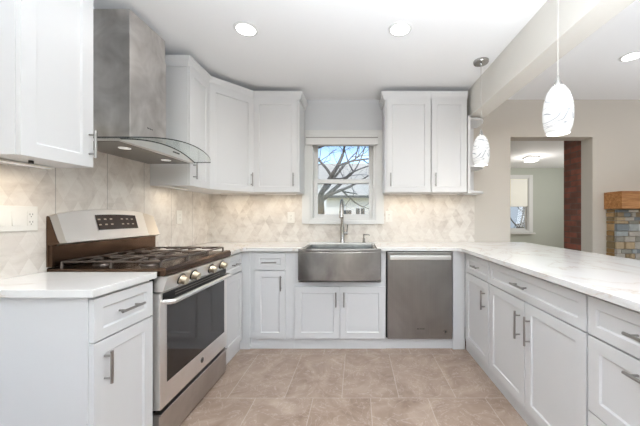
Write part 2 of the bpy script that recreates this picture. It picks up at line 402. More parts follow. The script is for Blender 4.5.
def cabinet(name, label, loc, side, width, depth, z0, z1, fronts, toe=0, group=None, extra=None):
    root = thing(name, label, 'cabinet', loc, RZ[side], group)
    m = MB(); m.box(0, width, 0, depth, z0, z1); m.build('carcass', M_CAB, root, bevel=.001)
    if toe: m = MB(); m.box(0, width, .008, .03, 0, z0-.001); m.build('toe_board', M_CAB, root)
    for f in fronts: front(root, *f)
    return root
BB = .096; CT = .884      # base carcass bottom / top
YD, XD, XLD = 2.605, .97, -1.04   # carcass faces (doors stand 2 cm proud)
def base(name, label, loc, side, width, fronts, depth=.51, ztop=CT-.001, group=None):
    return cabinet(name, label, loc, side, width, depth, BB, ztop, fronts, toe=1, group=group)
# back run (local x = world x)
x0 = -.96; W = .372
base('base_cabinet', 'white base cabinet with one drawer over one door, left of the sink', (x0, YD, 0), 'back', .395,
     [('drawer', .045, .323, .712, .862, (.184, .785, 'x', .13)), ('door', .045, .323, BB+.003, .708, (.285, .60, 'z', .135))])
base('sink_cabinet', 'white two door cabinet under the apron sink', (-.564, YD, 0), 'back', .822,
     [('door', .008, .4115, BB+.003, .565, (.377, .455, 'z', .13)), ('door', .4135, .816, BB+.003, .565, (.449, .455, 'z', .13))], ztop=.60)
sc_ = [o for o in bpy.data.objects if o.name == 'sink_cabinet'][0]
for a_, b_ in ((0, .041), (.779, .822)):
    m = MB(); m.box(a_, b_, -.001, .10, .601, CT-.001); m.build('side_stile', M_CAB, sc_)
# filler stiles around dishwasher and corners
# right run: local x runs from far (y=2.6) to near, local y -> world +x
yr = 2.60
base('base_cabinet', 'white peninsula cabinet beside the dishwasher corner, narrow drawer over one door', (XD, yr, 0), 'right', yr-2.09,
     [('drawer', .065, .505, .712, .868, (.30, .79, 'x', .11)), ('door', .065, .505, BB+.003, .708, (.445, .57, 'z', .14))], depth=.60)
base('base_cabinet', 'wide white peninsula cabinet with one long drawer over two doors', (XD, 2.088, 0), 'right', .888,
     [('drawer', .003, .885, .712, .868, (.41, .79, 'x', .14)), ('door', .003, .443, BB+.003, .708, (.395, .56, 'z', .16)), ('door', .445, .885, BB+.003, .708, (.492, .56, 'z', .16))], depth=.60)
base('base_cabinet', 'white peninsula drawer cabinet nearest the viewer, stacked wide drawers', (XD, 1.198, 0), 'right', .76,
     [('drawer', .003, .757, .712, .868, (.27, .79, 'x', .15)), ('drawer', .003, .757, .40, .708, (.27, .655, 'x', .15)), ('drawer', .003, .757, BB+.003, .398, (.27, .345, 'x', .15))], depth=.60)
# left run: local x runs near -> far, local y -> world -x
base('base_cabinet', 'white base cabinet nearest the viewer, left of the range', (XLD, 1.12, 0), 'left', .333,
     [('drawer', .003, .33, .70, .872, (.17, .79, 'x', .13)), ('door', .003, .33, BB+.003, .697, (.052, .585, 'z', .13))], depth=.53)
base('base_cabinet', 'narrow white corner base cabinet, between the range and the back run', (XLD, 2.237, 0), 'left', .362,
     [('drawer', .003, .34, .712, .868, (.17, .79, 'x', .11)), ('door', .003, .34, BB+.003, .708, None)], depth=.53)
# corner fillers
m = MB(); m.box(-1.10, -.962, YD-.003, YD+.02, 0, CT-.001)
tag(m.build('filler_panel', M_CAB, None, (-1.0, YD, 0)), 'white filler strip in the left corner of the back run', 'filler')
m = MB(); m.box(.86, .967, YD-.005, YD+.02, 0, CT-.001); m.box(.258, .86, YD+.015, YD+.03, 0, BB-.004)
tag(m.build('filler_panel', M_CAB, None, (.9, YD, 0)), 'white filler strip right of and below the dishwasher', 'filler')

# wall cabinets
ZU, ZUT = 1.4275, 2.345
def crown(parent, path, closed_ends=True, ztop=2.40):
    """profile swept along a list of local xy points, outward normal on the left-hand side of travel reversed (towards -y for +x travel)"""
    m = MB(); prof = [(0, ZUT-.015), (.012, ZUT-.015), (.018, ZUT+.01), (.034, ztop-.018), (.036, ztop), (0, ztop)]
    P = [Vector((a, b, 0)) for a, b in path]; n = len(P); R = []
    for i in range(n):
        ds = []
        if i > 0: ds.append((P[i]-P[i-1]).normalized())
        if i < n-1: ds.append((P[i+1]-P[i]).normalized())
        ns = [Vector((d.y, -d.x, 0)) for d in ds]
        nn = sum(ns, Vector()).normalized(); k = 1/max(.3, nn.dot(ns[0]))
        R.append([m.v((P[i].x+nn.x*o_*k, P[i].y+nn.y*o_*k, z)) for o_, z in prof])
    for a, b in zip(R, R[1:]): m.bridge(a, b)
    m._f(R[0][::-1]); m._f(R[-1])
    return m.build('crown_molding', M_CAB, parent)
def topfill(parent, x0, x1, y0, y1):
    m = MB(); m.box(x0, x1, y0, y1, ZUT+.001, 2.39); m.build('top_board', M_CAB, parent)
UF = 2.83; ULX = -1.29     # carcass faces
# near left
r = thing('wall_cabinet', 'tall white wall cabinet nearest the viewer, left of the hood', 'cabinet', (ULX, 1.093, 0), RZ['left'])
m = MB(); m.box(0, .307, 0, .293, ZU, ZUT); m.build('carcass', M_CAB, r, bevel=.001)
front(r, 'door', .001, .306, ZU-.002, ZUT-.01, (.283, 1.535, 'z', .13))
crown(r, [(0, .29), (0, 0), (.307, 0)])
# left far
r = thing('wall_cabinet', 'narrow white wall cabinet to the right of the hood, on the left wall', 'cabinet', (ULX, 2.205, 0), RZ['left'])
m = MB(); m.box(0, .299, 0, .284, ZU, ZUT); m.build('carcass', M_CAB, r, bevel=.001)
m = MB()
front(r, 'door', .001, .298, ZU-.002, ZUT-.01, (.045, 1.545, 'z', .13))
crown(r, [(0, .28), (0, 0), (.294, 0)]); topfill(r, .002, .297, .002, .28)
# diagonal corner
A = Vector((ULX, 2.507)); B = Vector((-1.012, UF))
r = thing('wall_cabinet', 'white wall cabinet set diagonally across the back left corner', 'cabinet', (A.x, A.y, 0), 0)
loc = [(0, 0), (B.x-A.x, B.y-A.y), (B.x-A.x, 3.12-A.y), (-1.575-A.x, 3.12-A.y), (-1.575-A.x, 0)]
m = MB(); m.prism(loc, ZU, ZUT); m.build('carcass', M_CAB, r)
ang = math.atan2(B.y-A.y, B.x-A.x); Ld = (B-A).length
m = MB(); d = front(r, 'door', .004, Ld-.004, ZU-.002, ZUT-.01, (Ld-.035, 1.545, 'z', .13))
d.rotation_euler = (0, 0, ang)
cr = crown(r, [(0, 0), (Ld, 0)]); cr.rotation_euler = (0, 0, ang)
m = MB(); m.prism([(a*.99, b*.99) for a, b in loc], ZUT+.001, 2.39); m.build('top_board', M_CAB, r)
# back left single
r = thing('wall_cabinet', 'white single door wall cabinet just left of the window', 'cabinet', (-1.010, UF, 0), 0)
m = MB(); m.box(0, .448, 0, .29, ZU, ZUT); m.build('carcass', M_CAB, r, bevel=.001)
front(r, 'door', .003, .43, ZU-.002, ZUT-.01, (.397, 1.545, 'z', .13))
crown(r, [(0, 0), (.448, 0), (.448, .285)]); topfill(r, .002, .446, .002, .285)
# back right pair
r = thing('wall_cabinet', 'white wall cabinet just right of the window', 'cabinet', (.272, UF, 0), 0)
m = MB(); m.box(0, .446, 0, .29, ZU, ZUT); m.build('carcass', M_CAB, r, bevel=.001)
front(r, 'door', .014, .443, ZU-.002, ZUT-.01, (.052, 1.545, 'z', .13))
crown(r, [(0, .285), (0, 0), (.446, 0)]); topfill(r, .002, .444, .002, .285)
r = thing('wall_cabinet', 'white wall cabinet between the window side cabinet and the open shelves', 'cabinet', (.720, UF, 0), 0)
m = MB(); m.box(0, .352, 0, .29, ZU, ZUT); m.build('carcass', M_CAB, r, bevel=.001)
front(r, 'door', .003, .345, ZU-.002, ZUT-.01, (.038, 1.545, 'z', .13))
crown(r, [(0, 0), (.352, 0)]); topfill(r, .002, .35, .002, .285)
# open end shelves with rounded corner
r = thing('corner_shelf_unit', 'white open end shelf unit with rounded shelves, right of the wall cabinets', 'shelf', (1.074, UF, ZU), 0)
m = MB(); m.box(1.074, 1.100, UF-.02, 3.12, ZU-.01, 2.168); m.build('side_panel', M_CAB, r, r.location)
m = MB(); m.box(1.100, 1.25, 3.108, 3.12, ZU, 2.168); m.build('back_panel', M_CAB, r, r.location)
for z in (1.43, 1.685, 2.145):
    pts = [(1.101, 3.107), (1.101, UF-.01)]
    for k in range(0, 9): a = -PI/2 + k*PI/16; pts.append((1.101+.03+.15*math.cos(a), UF-.01+.15+.15*math.sin(a)))
    pts.append((1.281, 3.107))
    m = MB(); m.prism(pts, z-.011, z+.011); m.build('shelf', M_CAB, r, r.location, bevel=.002)

# ------------------------------------------------------------------ countertops
m = MB()
YF, XF, XE, XLF = 2.565, .912, 1.80, -1.012
NX0, NX1, NY = -.488, .174, 3.0
out = [(XL+.009, 2.232), (XLF, 2.232), (XLF, YF-.03), (XLF+.03, YF), (NX0, YF), (NX0, NY), (NX1, NY), (NX1, YF), (XF-.03, YF), (XF, YF-.03), (XF, .40), (XE, .40), (XE, YB-.002),
       (1.266, YB-.002), (1.266, YB-.01), (XL+.009, YB-.01)]
m.prism(out, CT, ZT)
tag(m.build('countertop', M_QUARTZ, None, (0, 2.9, CT), bevel=.002), 'long white veined quartz countertop along the back wall and peninsula', 'countertop')
m = MB(); m.box(XL+.009, -1.005, 1.10, 1.458, CT, ZT)
tag(m.build('countertop', M_QUARTZ, None, (-1.3, 1.28, CT), bevel=.002), 'small white quartz countertop left of the range', 'countertop')
# peninsula back panel
m = MB(); m.box(1.572, 1.60, .44, 3.12, 0, CT-.001)
tag(m.build('peninsula_panel', M_CAB, None, (1.585, 1.8, 0)), 'white panel closing the living room side of the peninsula', 'panel')

# ------------------------------------------------------------------ apron sink
r = thing('apron_sink', 'stainless steel apron front sink below the window', 'sink', (-.155, 2.8, .60))
m = MB(); a0, a1 = -.520, .212; n = 24
def bow(s_): return 2.545 - .045*(1-(2*s_-1)**2)
rows = []
for z, dz in ((.905, 0), (.897, .004), (.64, .004), (.62, 0)):
    rows.append([(a0+(a1-a0)*k/n, bow(k/n)-dz, z) for k in range(n+1)])
pts = [(a0+(a1-a0)*k/n, bow(k/n)) for k in range(n+1)] + [(a1, 2.60), (a0, 2.60)]
m.prism(pts, .630, .8835)
m.prism([(p[0], p[1]) for p in pts[:n+1]] + [(a1, 2.562), (a0, 2.562)], .8836, .907)
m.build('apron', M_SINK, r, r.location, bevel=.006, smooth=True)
m = MB(); bx0, bx1, by0, by1 = NX0+.001, NX1-.001, 2.563, NY-.001
# rim ring + basin
def rect(ins, z): return [m.v(p) for p in ((bx0+ins, by0+ins*.6, z), (bx1-ins, by0+ins*.6, z), (bx1-ins, by1-ins, z), (bx0+ins, by1-ins, z))]
R = [rect(0, .62), rect(0, .905), rect(.02, .905), rect(.03, .70), rect(.06, .67)]
for a, b in zip(R, R[1:]): m.bridge(a, b)
m._f(R[-1]); m._f(R[0][::-1])
m.build('basin', M_SINK, r, r.location, bevel=.006)
m = MB(); m.cyl((-.157, 2.8, .671), (-.157, 2.8, .676), .045, seg=24); m.cyl((-.157, 2.8, .676), (-.157, 2.8, .678), .03, seg=20); m.build('drain', M_CHROME, r, r.location, smooth=True)
# bottom grid rack inside the basin
# faucet
fx, fy = -.155, 3.06
r = thing('kitchen_faucet', 'brushed steel pull down kitchen faucet behind the sink', 'faucet', (fx, fy, ZT))
m = MB(); m.lathe((fx, fy, ZT), [(.028, .0005), (.028, .006), (.023, .014), (.021, .12), (.021, .17)]); m.build('base', M_CHROME, r, r.location, smooth=True)
m = MB(); P = [(fx, fy, ZT+.165), (fx, fy, 1.27)]
for k in range(1, 13): a = PI*k/12*.93; P.append((fx, fy-.085+.085*math.cos(a), 1.27+.085*math.sin(a)))
m.tube(P, .0155, 14); m.build('spout', M_CHROME, r, r.location, smooth=True)
m = MB(); e = Vector(P[-1]); m.cyl(e, e+Vector((0, -.012, -.06)), .017, .022, 18); m.cyl(e+Vector((0, -.012, -.06)), e+Vector((0, -.022, -.11)), .022, .025, 18); m.build('spray_head', M_CHROME, r, r.location, smooth=True)
m = MB(); m.cyl((fx+.018, fy, ZT+.10), (fx+.055, fy, ZT+.10), .016, seg=16); m.tube([(fx+.048, fy, ZT+.105), (fx+.052, fy-.004, ZT+.15), (fx+.056, fy-.012, ZT+.19)], [.008, .0065, .006]); m.build('lever', M_CHROME, r, r.location, smooth=True)
sx = .072
r = thing('soap_dispenser', 'small steel soap dispenser pump right of the faucet', 'soap dispenser', (sx, fy, ZT))
m = MB(); m.lathe((sx, fy, ZT), [(.02, .0005), (.02, .006), (.013, .012), (.012, .045), (.006, .048), (.006, .075), (.009, .076), (.009, .09), (.004, .092)]); m.build('pump', M_CHROME, r, r.location, smooth=True)
m = MB(); m.tube([(sx+.004, fy-.002, ZT+.083), (sx+.04, fy-.02, ZT+.086), (sx+.062, fy-.03, ZT+.08)], [.006, .0055, .005]); m.build('nozzle', M_CHROME, r, r.location, smooth=True)

# ------------------------------------------------------------------ dishwasher
dx0, dx1 = .268, .853
r = thing('dishwasher', 'dark stainless steel dishwasher under the counter right of the sink', 'dishwasher', ((dx0+dx1)/2, 2.87, 0))
m = MB(); m.box(dx0-.004, dx1+.004, 2.622, 3.09, BB, CT-.002); m.build('tub', M_BLACK, r, r.location)
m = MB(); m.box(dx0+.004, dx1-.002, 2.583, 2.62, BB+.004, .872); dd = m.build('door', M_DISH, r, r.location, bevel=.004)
m = MB(); m.box(dx0+.025, dx1-.022, 2.555, 2.572, .807, .845); m.box(dx0+.04, dx0+.07, 2.572, 2.583, .81, .84); m.box(dx1-.07, dx1-.04, 2.572, 2.583, .81, .84)
m.build('handle', M_HOODB, dd, r.location, bevel=.004)
m = MB(); m.cyl((.787, 2.5825, .165), (.787, 2.579, .165), .017, seg=24); m.build('badge', M_CHROME, dd, r.location, smooth=True)
m = MB(); m.cyl((.787, 2.5788, .165), (.787, 2.578, .165), .010, seg=20); m.build('badge_mark', M_RED, dd, r.location)
m = MB()
for i, wd in enumerate((.010, .006, .008, .007, .009, .006)): m.box(.535+i*.012, .535+i*.012+wd, 2.5815, 2.5828, .186, .194)
m.build('brand_lettering', M_RED, dd, r.location)

# ------------------------------------------------------------------ gas range
Y0, Y1 = 1.468, 2.226; XR = -.998
r = thing('gas_range', 'stainless steel gas range with black oven window, standing against the left wall', 'stove', (-1.3, (Y0+Y1)/2, 0))
O = r.location
m = MB(); m.box(-1.572, XR-.045, Y0, Y1, .03, .885); m.box(-1.55, XR-.09, Y0+.02, Y1-.02, 0, .03); m.build('body', M_BLACK, r, O)
# cooktop
m = MB()
prof = [(-1.572, .888), (-.975, .888), (-.968, .895), (-.966, .918), (-.976, .932), (-1.0, .934), (-1.02, .926), (-1.565, .926), (-1.572, .93)]
m.prism([(a, b) for a, b in prof], Y0, Y1, 'y'); m.build('cooktop', M_COOK, r, O, bevel=.002)
# control panel under the cooktop lip, leaning back
m = MB(); m.prism([(-1.03, .808), (-.985, .808), (-.958, .887), (-1.03, .887)], Y0+.001, Y1-.001, 'y'); cp = m.build('control_panel', M_RANGE, r, O, bevel=.002)
nrm = Vector((.079, 0, -.027)).normalized()
for yk in (1.600, 1.720, 1.925, 2.075):
    c_ = Vector((-.9715, yk, .848)); m = MB()
    m.cyl(c_+nrm*.006, c_+nrm*.012, .027, .0245, 24); m.cyl(c_+nrm*.012, c_+nrm*.036, .0235, .0215, 24)
    kb = m.build('knob', mat('knob_metal', srgb(206, 190, 166), .28, 1) if yk == 1.6 else bpy.data.materials['knob_metal'], r, O, smooth=True)
    m = MB(); m.cyl(c_-nrm*.001, c_+nrm*.0058, .031, .031, 24); m.build('bezel', M_BLACK, kb, O, smooth=True)
# oven door
m = MB(); m.box(XR-.045, XR, Y0+.003, Y1-.003, .205, .800); od = m.build('oven_door', M_RANGE, r, O, bevel=.003)
m = MB(); m.box(XR-.02, XR+.0015, Y0+.055, Y1-.05, .325, .735); win = m.build('oven_window', M_DARKGLASS, od, O)
m = MB()
m.box(XR+.0003, XR+.0018, Y0+.02, Y1-.02, .744, .797); m.build('vent_band', M_BLACK, od, O)
m = MB(); m.box(XR+.0012, XR+.0024, Y0+.12, Y1-.12, .764, .770); m.box(XR+.0012, XR+.0024, Y0+.12, Y1-.12, .778, .784); m.build('vent_slot', M_GRILLE, od, O)
m = MB(); hz, hx = .752, XR+.045
m.tube([(XR, Y0+.03, hz), (XR+.035, Y0+.033, hz), (hx, Y0+.045, hz), (hx, Y0+.07, hz)] + [(hx, Y0+.07+(Y1-Y0-.14)*k/6, hz) for k in range(1, 7)] + [(hx, Y1-.045, hz), (XR+.035, Y1-.033, hz), (XR, Y1-.03, hz)], .0135, 14)
m.build('handle', M_HOODB, od, O, smooth=True)
m = MB(); ym = (Y0+Y1)/2+.02; m.cyl((XR, ym, .268), (XR+.003, ym, .268), .017, seg=28); bd = m.build('badge', M_CHROME, od, O, smooth=True)
m = MB()
for k, (dy, dz) in enumerate(((-.006, 0), (.006, 0))):
    P = [(XR+.0034, ym+dy+.0048*math.cos(a*PI/5+.6), .268+dz+.0065*math.sin(a*PI/5+.6)) for a in range(9)]; m.tube(P, .0009, 6)
m.build('monogram', M_RED, od, O)
m = MB(); m.box(XR-.045, XR-.004, Y0+.003, Y1-.003, .012, .182); m.box(XR-.045, XR+.004, Y0+.003, Y1-.003, .172, .184); m.build('storage_drawer', M_DRAWS, r, O, bevel=.003)
# backguard
m = MB(); n = 20; rows = []
def topz(s_): return 1.165 + .068*(math.sin(PI*min(1, max(0, .04+.92*s_)))**.45)
for k in range(n+1):
    s_ = k/n; y = Y0+.004+(Y1-Y0-.008)*s_; zt = topz(s_)
    rows.append([(-1.574, y, .935), (-1.574, y, zt), (-1.569, y, zt+.004), (-1.560, y, zt), (-1.518, y, 1.072), (-1.508, y, 1.055), (-1.528, y, 1.045), (-1.562, y, 1.045), (-1.562, y, .935)])
def shell(rws, name, mt_, par):
    m = MB(); V = m.grid(rws)
    for i in range(len(rws)-1): m._f([V[i][-1], V[i][0], V[i+1][0], V[i+1][-1]])
    m._f(V[0]); m._f(V[-1][::-1]); return m.build(name, mt_, par, O, smooth=True)
bgd = shell(rows[1:18], 'backguard', M_RANGE, r)
m = MB(); m.prism([(p[0], p[2]) for p in rows[0]], Y0+.0005, Y0+.0038, 'y'); m.build('side_plate', M_COOK, r, O)
shell(rows[0:2], 'end_cap', M_CAP, r); shell(rows[17:], 'end_cap', M_CAP, r)
m = MB(); m.box(-1.571, -1.545, Y0+.002, Y1-.002, .935, 1.044); m.build('backguard_lower_panel', M_COOK, r, O)
# end caps and touch display following the sloped face
def slope(y, f, off=.002):     # f 0 bottom .. 1 top
    s_ = (y-Y0)/(Y1-Y0); zt = topz(s_); a = Vector((-1.518, y, 1.072)); b = Vector((-1.560, y, zt)); p = a.lerp(b, f); nn = Vector((b.z-a.z, 0, -(b.x-a.x))).normalized()
    return p + nn*off
m = MB(); Yn = [1.715+k*.0345 for k in range(10)]
m.grid([[slope(y, .25), slope(y, .82)] for y in Yn]); V0 = m.grid([[slope(y, .25, -.001), slope(y, .82, -.001)] for y in Yn])
dsp = m.build('touch_display', M_DISPLAY, r, O)
rnd = random.Random(3)
for k in range(7):
    for f in (.42, .62):
        if k == 3: continue
        y = 1.725+k*.042; a = slope(y, f, .003); b = slope(y+.018, f+.05, .003); m = MB(); m.grid([[a, slope(y+.018, f, .003)], [slope(y, f+.05, .003), b]]); m.build('key_mark', M_DISPTXT, dsp, O)
# grates
def grate(y0, y1):
    m = MB(); xa, xb = -1.525, -1.015; z0, zt = .9265, .957; h = .0055
    def bar(ax, ay, bx, by, z=zt, r_=h):
        m.tube([(ax, ay, z), ((ax+bx)/2, (ay+by)/2, z+.002), (bx, by, z)], r_, 8)
    for a in (y0, y1):
        bar(xa, a, xb, a)
    for a in (xa, xb): bar(a, y0, a, y1)
    xm = (xa+xb)/2; bar(xm, y0, xm, y1)
    for xc in ((xa+xm)/2, (xm+xb)/2):
        ym_ = (y0+y1)/2
        for sx_, sy_ in ((1,0), (-1,0), (0,1), (0,-1)):
            L = (xm-xa)/2 if sx_ else (y1-y0)/2
            P = [(xc+sx_*L, ym_+sy_*L, zt), (xc+sx_*L*.6, ym_+sy_*L*.6, zt+.008), (xc+sx_*.03, ym_+sy_*.03, zt+.006)]
            m.tube(P, h, 8)
    for xx in (xa, xm, xb):
        for yy in (y0, y1): m.cyl((xx, yy, z0), (xx, yy, zt), .008, .006, 10)
    return m
w3 = (Y1-Y0-.05)/3
for k in range(3):
    y0 = Y0+.025+k*w3; grate(y0+.006, y0+w3-.006).build('burner_grate', M_IRON, r, O, smooth=True)
for k, (bx_, by_) in enumerate([(x, Y0+.025+w3*(.5+j)) for j in (0, 2) for x in (-1.41, -1.147)] + [(-1.28, (Y0+Y1)/2)]):
    rr = .045 if k % 2 else .038
    m = MB(); m.lathe((bx_, by_, .9262), [(rr+.008, 0), (rr+.006, .006), (rr*.95, .008), (rr, .012), (rr, .017), (rr-.006, .021)]); m.build('burner', M_IRON, r, O, smooth=True)

# ------------------------------------------------------------------ range hood
H0, H1 = 1.49, 2.197
r = thing('range_hood', 'stainless steel chimney hood with curved glass canopy above the range', 'range hood', (-1.45, 1.84, 1.595)); O = r.location
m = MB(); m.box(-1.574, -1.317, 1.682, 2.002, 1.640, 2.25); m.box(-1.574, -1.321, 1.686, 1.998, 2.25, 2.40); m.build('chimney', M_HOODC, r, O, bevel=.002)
def arch(s_, h=.075): return h*(1-(2*s_-1)**2)
n = 28
m = MB(); rows = []
# body: flat underside, arched top, front face bulging a little
for k in range(n+1):
    s_ = k/n; y = H0+.012+(H1-H0-.024)*s_; xf = -1.225 + .02*math.sin(PI*s_); zt = 1.594+arch(s_, .046)
    rows.append([(-1.575, y, 1.588), (-1.575, y, zt), (xf, y, zt), (xf, y, 1.588)])
V = m.grid(rows)
for i in range(n): m._f([V[i][3], V[i][0], V[i+1][0], V[i+1][3]])
m._f(V[0]); m._f(V[-1][::-1])
m.build('hood_body', M_HOODB, r, O, smooth=True)
m = MB(); m.box(-1.56, -1.25, H0+.03, H1-.03, 1.5845, 1.5878); m.build('filter_panel', mat('filter_steel', srgb(150, 146, 142), .35, 1), r, O)
for yy in (1.66, 2.02):
    m = MB(); m.cyl((-1.33, yy, 1.5815), (-1.33, yy, 1.5844), .03, seg=24)
    lt = m.build('hood_lamp', M_HLAMP, r, O)
# glass canopy, bowed outwards at the front
m = MB(); th = .007; outer = []
def gp(s_, u, dz): # u 0 wall .. 1 front
    xf = -1.150 + .035*math.sin(PI*s_) - .03*(abs(2*s_-1)**6)
    return (-1.575+(xf+1.645)*u, H0+(H1-H0)*s_, 1.596+arch(s_, .044)+dz)
top = m.grid([[gp(k/n, j/6, th) for j in range(7)] for k in range(n+1)]); bot = m.grid([[gp(k/n, j/6, .001) for j in range(7)] for k in range(n+1)])
m.mi = 1
for i in range(n): m._f([top[i][6], top[i+1][6], bot[i+1][6], bot[i][6]])
for i in range(6): m._f([top[0][i], top[0][i+1], bot[0][i+1], bot[0][i]]); m._f([top[n][i], top[n][i+1], bot[n][i+1], bot[n][i]])
m.build('glass_canopy', [M_HGLASS, M_EDGE], r, O, smooth=True, recalc=False)
m = MB(); m.tube([(-1.2235+.02*math.sin(PI*k/n), H0+.012+(H1-H0-.024)*k/n, 1.595+arch(k/n, .046)) for k in range(n+1)], .0035, 8); m.build('trim_edge', M_EDGE, r, O, smooth=True)
m = MB()
for i, wd in enumerate((.009, .006, .008, .005, .007, .008, .006)): m.box(-1.2075, -1.2045, 1.90+i*.0105, 1.90+i*.0105+wd, 1.612, 1.621)
m.build('brand_lettering', M_RED, r, O)
m = MB()
for i, wd in enumerate((.009, .006, .008, .005, .007)): m.box(-1.3168, -1.316, 1.82+i*.0105, 1.82+i*.0105+wd, 1.745, 1.752)
m.build('chimney_lettering', M_RED, r, O)

# ------------------------------------------------------------------ plates
def plate(name, label, cat, loc, rz, wd, ht, kinds, group=None):
    r = thing(name, label, cat, loc, rz, group)
    m = MB(); m.box(-wd/2, wd/2, -.006, 0, -ht/2, ht/2); m.build('cover_plate', M_PLATE, r, bevel=.002)
    n = len(kinds)
    for i, k in enumerate(kinds):
        cx = -wd/2 + (i+.5)*wd/n
        if k == 'r':
            m = MB(); m.prism([(-.006, -.033), (-.0062, .033), (-.0075, .033), (-.0105, -.033)], cx-.0165, cx+.0165, 'x'); m.build('rocker', M_PLATE, r, bevel=.001)
        else:
            m = MB(); m.box(cx-.0165, cx+.0165, -.008, -.0061, -.034, .034); oo = m.build('socket', M_PLATE, r, bevel=.001)
            m = MB()
            for zz in (-.018, .018): m.box(cx-.007, cx-.005, -.0084, -.0081, zz-.002, zz+.006); m.box(cx+.005, cx+.007, -.0084, -.0081, zz-.002, zz+.006); m.cyl((cx, -.0081, zz-.009), (cx, -.0084, zz-.009), .0022, seg=10)
            m.build('slot', M_DARKSLOT, oo)
plate('switch_plate', 'wide white plate with two rocker switches and an outlet on the left backsplash', 'switch', (XL+.0085, 1.335, 1.183), PI/2, .185, .118, 'rro')
plate('outlet', 'white outlet on the left backsplash, between range and corner', 'outlet', (XL+.0085, 2.57, 1.185), PI/2, .075, .118, 'o')
plate('outlet', 'white outlet on the back backsplash left of the window', 'outlet', (-.71, YB-.0085, 1.18), 0, .075, .118, 'o')
plate('outlet', 'white outlet on the backsplash just right of the window', 'outlet', (.342, YB-.0085, 1.19), 0, .075, .118, 'o')

# ------------------------------------------------------------------ lamps
# recessed lights
r0 = None
for i, (x, y, lab) in enumerate([(-.745, 1.946, 'left recessed ceiling light over the kitchen floor'), (.2886, 1.946, 'right recessed ceiling light over the kitchen floor'), (2.157, 2.275, 'recessed ceiling light in the living room, beyond the beam')]):
    if i == 0:
        r0 = r = thing('recessed_light', lab, 'ceiling light', (x, y, ZC), 0, 'recessed ceiling lights')
        m = MB(); m.lathe((0, 0, 0), [(.062, -.002), (.062, -.007), (.078, -.004), (.08, -.0005), (.062, -.0005)], 32, caps=False); m.build('trim_ring', M_TRIM, r, smooth=True)
        m = MB(); m.cyl((0, 0, -.0035), (0, 0, -.002), .061, seg=32); m.build('lens', M_BULB, r)
        lamp('recessed_bulb', 'AREA', (0, 0, -.012), (0, 0, 0), 3.5, (1, .97, .93), .12, parent=r, spread=2.6)
    else:
        r = copy_tree(r0); r.location = (x, y, ZC); r['label'] = lab
# pendants
shade_prof = [(.018, .24), (.030, .232), (.048, .205), (.061, .16), (.0665, .115), (.066, .07), (.060, .03), (.050, 0.0), (.046, .002), (.056, .03), (.062, .07), (.0625, .115), (.057, .16), (.044, .203), (.02, .228)]
p0 = None
for i, (y, lab) in enumerate([(2.348, 'far pendant lamp with swirled white glass shade, near the open shelves'), (1.449, 'near pendant lamp with swirled white glass shade, over the peninsula middle')]):
    x = 1.004; zb = 1.606
    if i == 0:
        p0 = r = thing('pendant_lamp', lab, 'pendant lamp', (x, y, ZC), 0, 'swirled glass pendant lamps')
        z0 = zb-ZC
        m = MB(); m.lathe((0, 0, 0), [(.0595, -.0005), (.0595, -.012), (.055, -.02), (.012, -.023), (.008, -.035), (.003, -.04)], 32); m.build('canopy', M_CHROME, r, smooth=True)
        m = MB(); m.cyl((0, 0, -.036), (0, 0, z0+.275), .0022, seg=8); m.build('cord', mat('pendant_cord', srgb(200, 196, 190), .5), r)
        m = MB(); m.lathe((0, 0, z0), [(.0215, .232), (.021, .243), (.012, .262), (.005, .285), (.003, .292)], 20); m.build('socket_cap', M_CHROME, r, smooth=True)
        m = MB(); m.lathe((0, 0, z0), shade_prof, 32, caps=False); m.build('lamp_shade', M_SHADE, r, smooth=True)
        m = MB(); m.lathe((0, 0, z0), [(.004, .07), (.022, .085), (.026, .11), (.016, .145), (.012, .17)], 16); m.build('bulb', M_BULB, r, smooth=True)
        lamp('pendant_bulb', 'POINT', (0, 0, z0-.03), (0, 0, 0), 2.5, (1, .95, .88), parent=r, radius=.05)
    else:
        r = copy_tree(p0); r.location = (x, y, ZC); r['label'] = lab
# far room flush light
r = thing('flush_ceiling_light', 'small square flush ceiling light in the far room', 'ceiling light', (3.7, 6.16, ZC))
m = MB(); m.box(3.58, 3.82, 6.04, 6.28, ZC-.02, ZC-.001); m.build('base', M_CHROME, r, r.location)
m = MB(); m.box(3.60, 3.80, 6.06, 6.26, ZC-.10, ZC-.021); m.build('lamp_shade', M_MULL, r, r.location, bevel=.01)
lamp('flush_bulb', 'POINT', (0, 0, -.2), (0, 0, 0), 14, (1, .97, .92), parent=r, radius=.08)
# under-cabinet light bars (warm)
def ucl(label, x0, x1, y0, y1, power, ang=None):
    cx, cy = (x0+x1)/2, (y0+y1)/2
    r = thing('under_cabinet_light', label, 'light', (cx, cy, ZU-.004), 0, 'warm light bars under the wall cabinets')
    m = MB(); m.box(x0, x1, y0, y1, ZU-.010, ZU-.0045); m.build('housing', M_PLATE, r, r.location)
    m = MB(); m.box(x0+.006, x1-.006, y0+.006, y1-.006, ZU-.0125, ZU-.0102); m.build('diffuser', M_UCL, r, r.location)
    lamp('light_bar', 'AREA', (0, 0, -.012), (0, 0, 0), power*.85, (1, .86, .68), x1-x0, y1-y0, parent=r)
ucl('light bar under the cabinet just left of the window', -.95, -.62, 2.96, 2.99, .95)
ucl('light bar under the cabinet just right of the window', .33, .67, 2.96, 2.99, .95)
ucl('light bar under the cabinet beside the open shelves', .76, 1.03, 2.96, 2.99, .5)
ucl('light bar under the diagonal corner cabinet', -1.38, -1.10, 2.93, 2.96, 1.0)
ucl('light bar under the narrow cabinet beside the hood', -1.46, -1.43, 2.25, 2.47, .7)
ucl('light bar under the wall cabinet nearest the viewer', -1.46, -1.43, 1.13, 1.37, .9)
